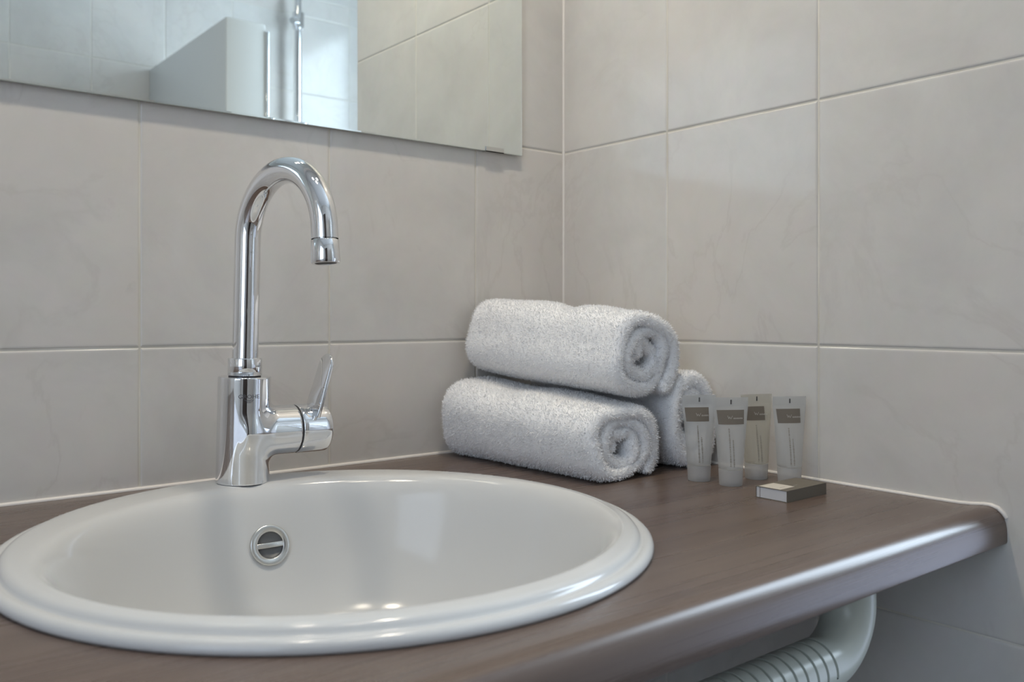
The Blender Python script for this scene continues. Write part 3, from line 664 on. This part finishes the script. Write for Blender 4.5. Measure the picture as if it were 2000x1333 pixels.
# ------------------------------------------------------------------ toiletries
TUBEM = frosted('frosted_tube_plastic', (0.74, 0.75, 0.75), 0.52)
TUBEY = frosted('yellowish_tube_plastic', (0.72, 0.69, 0.60), 0.46)
CAPM = frosted('frosted_cap_plastic', (0.76, 0.76, 0.76), 0.62)
BANDM = mat('taupe_print', (0.165, 0.142, 0.115), 0.5)
PRINTM = mat('grey_print', (0.24, 0.22, 0.19), 0.5)
PALEM = mat('pale_print', (0.40, 0.38, 0.34), 0.5)
def section(z):
    """half width a, half depth b of the tube at height z"""
    t = min(1, max(0, (z - 0.018) / (0.0775 - 0.018)))
    a = 0.0118 + (0.0178 - 0.0118) * t; b = 0.0118 * (1 - t ** 1.5) + 0.0007
    return a, b
def tube_thing(label, loc, rotz, body_m, scale=1.0, band=(-0.86, 0.72)):
    root = empty('cosmetic_tube', loc, (0, 0, rotz)); root.scale = (scale,) * 3
    tag(root, label, 'toiletry tube', 'small cosmetic tubes beside the towels')
    n = 56; rings = []
    zs = list(np.linspace(0.0172, 0.0775, 26)) + [0.0780, 0.0868]
    for z in [0.0160] + zs:
        a, b = section(z)
        if z < 0.017: a, b = 0.0100, 0.0100
        if z > 0.0779: a, b = 0.0178, 0.00075
        e = 2.0 if z < 0.0779 else 1.2
        rings.append([(a * math.cos(t), b * math.sin(t), z) for t in np.linspace(0, 2 * PI, n, endpoint=False)])
    v = [p for r in rings for p in r]; m = len(rings)
    f = [(i * n + k, i * n + (k + 1) % n, (i + 1) * n + (k + 1) % n, (i + 1) * n + k) for i in range(m - 1) for k in range(n)] + [tuple(range((m - 1) * n, m * n)), tuple(reversed(range(n)))]
    mesh_obj('tube_body', v, f, body_m, root, auto=60)
    v, f = lathe([(0.0001, 0.0), (0.0104, 0.0), (0.0112, 0.0006), (0.0119, 0.0150), (0.0117, 0.0160), (0.0110, 0.0164), (0.0001, 0.0165)], 48)
    mesh_obj('cap', v, f, CAPM, root, auto=45)
    # printed panels follow the front of the tube
    def front(x, z, off=0.0002):
        a, b = section(z); c = max(-1, min(1, x / a)); return (x, -b * math.sqrt(max(0.0, 1 - c * c)) - off, z)
    def patch(b, x0, x1, z0, z1, nx=10, nz=5, sk=0.0):
        vv = [front(x0 + (x1 - x0) * i / nx, z0 + (z1 - z0) * j / nz + sk * (i / nx)) for i in range(nx + 1) for j in range(nz + 1)]
        b.add(vv, grid_faces(nx + 1, nz + 1))
    b = MB(); a1 = section(0.068)[0]
    vv = []; nx, nz = 14, 5
    for i in range(nx + 1):
        for j in range(nz + 1):
            z = 0.0605 + 0.0140 * j / nz; a = section(z)[0]; vv.append(front((band[0] + (band[1] - band[0]) * i / nx) * a, z, 0.00025))
    b.add(vv, grid_faces(nx + 1, nz + 1)); b.build('printed_band', BANDM, root, smooth=True)
    b = MB(); rr = random.Random(int(loc[0] * 1e4))
    for col, (x, z0, z1) in enumerate(((-0.0040, 0.0200, 0.0560), (-0.0008, 0.0195, 0.0450))):   # two upright lines of unreadable small print
        z = z0
        while z < z1:
            l = rr.uniform(0.0005, 0.0011); w_ = rr.uniform(0.0004, 0.0008); patch(b, x - w_, x + w_, z, z + l, 1, 1); z += l + rr.uniform(0.0002, 0.0007)
    b.build('small_print', PRINTM, root)
    b = MB(); x = -0.0035
    # pale logo squiggle on the band
    pts = [(-0.0045, 0.0690), (-0.0035, 0.0660), (-0.0025, 0.0680), (-0.0015, 0.0658), (0.0005, 0.0688)]
    for (xa, za), (xb, zb) in zip(pts[:-1], pts[1:]):
        q = [front(xa - 0.0002, za, 0.0005), front(xa + 0.0003, za, 0.0005), front(xb + 0.0003, zb, 0.0005), front(xb - 0.0002, zb, 0.0005)]; b.add(q, [(0, 1, 2, 3)])
    x = 0.0012
    while x < 0.0105:
        w_ = rr.uniform(0.0005, 0.0009); b.add([front(x, 0.0657, 0.0005), front(x + w_, 0.0657, 0.0005), front(x + w_, 0.0657 + rr.uniform(0.0012, 0.0018), 0.0005), front(x, 0.0657 + 0.0012, 0.0005)], [(0, 1, 2, 3)]); x += w_ + 0.0004
    b.build('logo_print', PALEM, root)
    b = MB(); b.box((-0.0007, -0.00105, 0.0800), (0.0007, -0.0007, 0.0845)); b.build('batch_mark', mat('dark_stamp', (0.10, 0.10, 0.10), 0.5), root)
    return root
def facing(deg): return math.radians(deg)
tube_thing('clear frosted cosmetic tube standing furthest left, in front of a towel', (-0.0935, -0.3075, 0), facing(-30), TUBEM, 1.0, (-0.9, 0.55))
tube_thing('clear frosted cosmetic tube standing nearest the camera, second from left', (-0.0885, -0.3430, 0), facing(-33), TUBEM, 1.0, (-0.85, 0.75))
tube_thing('yellowish cosmetic tube standing third from left, behind its neighbours', (-0.0395, -0.3380, 0), facing(-24), TUBEY, 1.0, (-0.8, 0.45))
tube_thing('clear frosted cosmetic tube furthest right, behind the small soap box', (-0.0335, -0.3730, 0), facing(-30), TUBEM, 1.0, (-0.85, 0.6))

def soap_box():
    SLEEVE = mat('taupe_cardboard', (0.155, 0.135, 0.108), 0.55); TRAY = mat('white_card', (0.60, 0.60, 0.62), 0.6); STK = mat('cream_paper', (0.62, 0.57, 0.50), 0.6)
    root = empty('soap_box', (-0.0860, -0.4100, 0.0), (0, 0, math.radians(0.3)))
    tag(root, 'flat taupe cardboard soap box with white end lying on the worktop', 'box')
    L, Wd, H, t = 0.0640, 0.0330, 0.0105, 0.0005
    b = MB(); x0, x1, y0, y1 = -L / 2, L / 2, -Wd / 2, Wd / 2
    b.box((x0, y0, 0.0), (x1, y1, t)); b.box((x0, y0, H - t), (x1, y1, H)); b.box((x0, y0, t), (x1, y0 + t, H - t)); b.box((x0, y1 - t, t), (x1, y1, H - t))
    b.build('sleeve', SLEEVE, root)
    b = MB(); b.box((x0 + 0.0004, y0 + t + 0.0001, t + 0.0001), (x1 - 0.0004, y1 - t - 0.0001, H - t - 0.0001)); b.build('tray', TRAY, root)
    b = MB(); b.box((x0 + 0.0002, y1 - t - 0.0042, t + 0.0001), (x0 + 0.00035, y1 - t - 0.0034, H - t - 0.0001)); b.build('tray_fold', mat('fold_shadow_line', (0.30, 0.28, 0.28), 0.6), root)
    b = MB(); b.box((x0 + 0.0008, y0 + 0.0075, H), (x0 + 0.0235, y0 + 0.0300, H + 0.0002)); o = b.build('sticker', STK, root)
    b = MB(); rr = random.Random(3); x = x0 + 0.0275
    while x < x0 + 0.034: w_ = rr.uniform(0.0004, 0.0009); b.box((x, y0 + 0.0110, H), (x + w_, y0 + 0.0118, H + 0.0001)); x += w_ + 0.0004
    x = x0 + 0.008
    while x < x0 + 0.016: w_ = rr.uniform(0.0004, 0.0009); b.box((x, y0 + 0.0125, H + 0.0002), (x + w_, y0 + 0.0131, H + 0.0003)); x += w_ + 0.0005
    b.build('small_print', PALEM, root)
soap_box()

# ------------------------------------------------------------------ hair dryer hanging under the worktop
def dryer():
    PL = mat('offwhite_plastic', (0.62, 0.66, 0.60), 0.28); SL = mat('dark_slot', (0.03, 0.035, 0.03), 0.6)
    root = empty('hair_dryer', (-0.140, -0.500, -0.0284))
    tag(root, 'off-white hotel hair dryer with ribbed barrel fixed under the worktop', 'hair dryer')
    R = 0.0205; br = 0.043; zt = -0.0016; zb = -0.0340
    path = [Vector((0, 0, z)) for z in np.linspace(zt, zb, 6)]
    for a in np.linspace(0, PI / 2, 26)[1:]: path.append(Vector((-br + br * math.cos(a), 0, zb - br * math.sin(a))))
    xe = -br - 0.004
    path += [Vector((x, 0, zb - br)) for x in np.linspace(-br - 0.002, xe, 3)]
    rad = [R * (0.97 + 0.03 * min(1, i / 8)) for i in range(len(path))]
    v, f = sweep(path, rad, 64, up=(1, 0, 0)); mesh_obj('elbow', v, f, PL, root, auto=50)
    # ribbed barrel: real grooves cut in the upper half
    n = 96; v = []; za = zb - br; x0 = xe + 0.001; xs = []; pitch = 0.0128; gw = 0.0030
    x = 0.0
    L = 0.32
    prof = [(0.0, 0.0), (0.0004, 0.0)]
    xs = [(0.0, 0)]
    k = 0; x = 0.0050
    while x < L - 0.03 and k < 22:
        xs += [(x, 0), (x + 0.0002, 1), (x + gw - 0.0002, 1), (x + gw, 0)]; x += pitch; k += 1
    xs += [(L - 0.01, 0), (L, 0)]
    Rb = R + 0.0006
    rings = []
    for (x, g) in xs:
        r_ = []
        for j in range(n):
            a = 2 * PI * j / n     # a=0 at top, towards -y at pi/2
            am = math.degrees(min(a, 2 * PI - a))
            dep = 0.0030 * g * (1 if am < 96 else 0)
            rr = Rb - dep
            r_.append((x0 - x, -rr * math.sin(a), za + rr * math.cos(a)))
        rings.append(r_)
    v = [p for r in rings for p in r]; f = [(i * n + j, i * n + (j + 1) % n, (i + 1) * n + (j + 1) % n, (i + 1) * n + j) for i in range(len(rings) - 1) for j in range(n)]
    mi = []
    for i in range(len(rings) - 1):
        gg = xs[i][1] == 1 and xs[i + 1][1] == 1
        for j in range(n):
            am = 360 * (j + 0.5) / n; am = min(am, 360 - am); mi.append(1 if gg and am < 96 else 0)
    f += [tuple(range(n)), tuple(reversed(range((len(rings) - 1) * n, len(rings) * n)))]; mi += [0, 0]
    o = mesh_obj('ribbed_barrel', v, f, [PL, SL], root, midx=mi, auto=35)
    bm = bmesh.new(); bm.from_mesh(o.data); bmesh.ops.recalc_face_normals(bm, faces=bm.faces); bm.to_mesh(o.data); bm.free()
    # lower shell with its seam
    rings = []
    for x in (0.0015, 0.002, L - 0.012, L - 0.0115):
        r_ = []
        for j in range(49):
            a = math.radians(114 + 132 * j / 48); rr = Rb + (0.0009 if 0.0016 < x < L - 0.0117 else 0.0003); r_.append((x0 - x, -rr * math.sin(a), za + rr * math.cos(a)))
        rings.append(r_)
    v = [p for r in rings for p in r]; f = [(i * 49 + j, i * 49 + j + 1, (i + 1) * 49 + j + 1, (i + 1) * 49 + j) for i in range(3) for j in range(48)]
    mesh_obj('lower_shell', v, f, PL, root, auto=35)
    b = MB()
    for s in (-1, 1):
        a = math.radians(111.5); 
        q = []
        for x in (0.002, L - 0.012):
            for da in (-1.3, 1.3):
                aa = a + math.radians(da); q.append((x0 - x, -s * (Rb + 0.0002) * math.sin(aa), za + (Rb + 0.0002) * math.cos(aa)))
        b.add(q, [(0, 1, 3, 2)])
    b.build('seam', SL, root)
    bevel_box('mounting_plate', (-0.03, -0.03, -0.0020), (0.03, 0.03, -0.0002), 0.0008, PL, root)
dryer()

# ------------------------------------------------------------------ shower riser rail (seen in the mirror)
def rail():
    root = empty('shower_rail', (0.422, YF, 0.0)); tag(root, 'vertical chrome shower riser rail on the wall opposite the mirror', 'shower rail')
    v, f = sweep([(0, 0.05, -0.25), (0, 0.05, 1.35)], [0.0105, 0.0105], 32); mesh_obj('rail_bar', v, f, CHROME, root, auto=50)
    for z in (-0.22, 1.32):
        v, f = sweep([(0, 0.0005, z), (0, 0.05, z)], [0.013, 0.013], 32); mesh_obj('rail_bracket', v, f, CHROME, root, auto=50)
    v, f = sweep([(0, 0.05, 1.075), (0, 0.05, 1.125)], [0.019, 0.019], 32); mesh_obj('slider', v, f, CHROME, root, auto=50)
    v, f = sweep([(0, 0.05, 1.095), (-0.02, 0.07, 1.095), (-0.035, 0.085, 1.085)], [0.012, 0.012, 0.010], 24); mesh_obj('slider_knob', v, f, CHROME, root, auto=50)
rail()
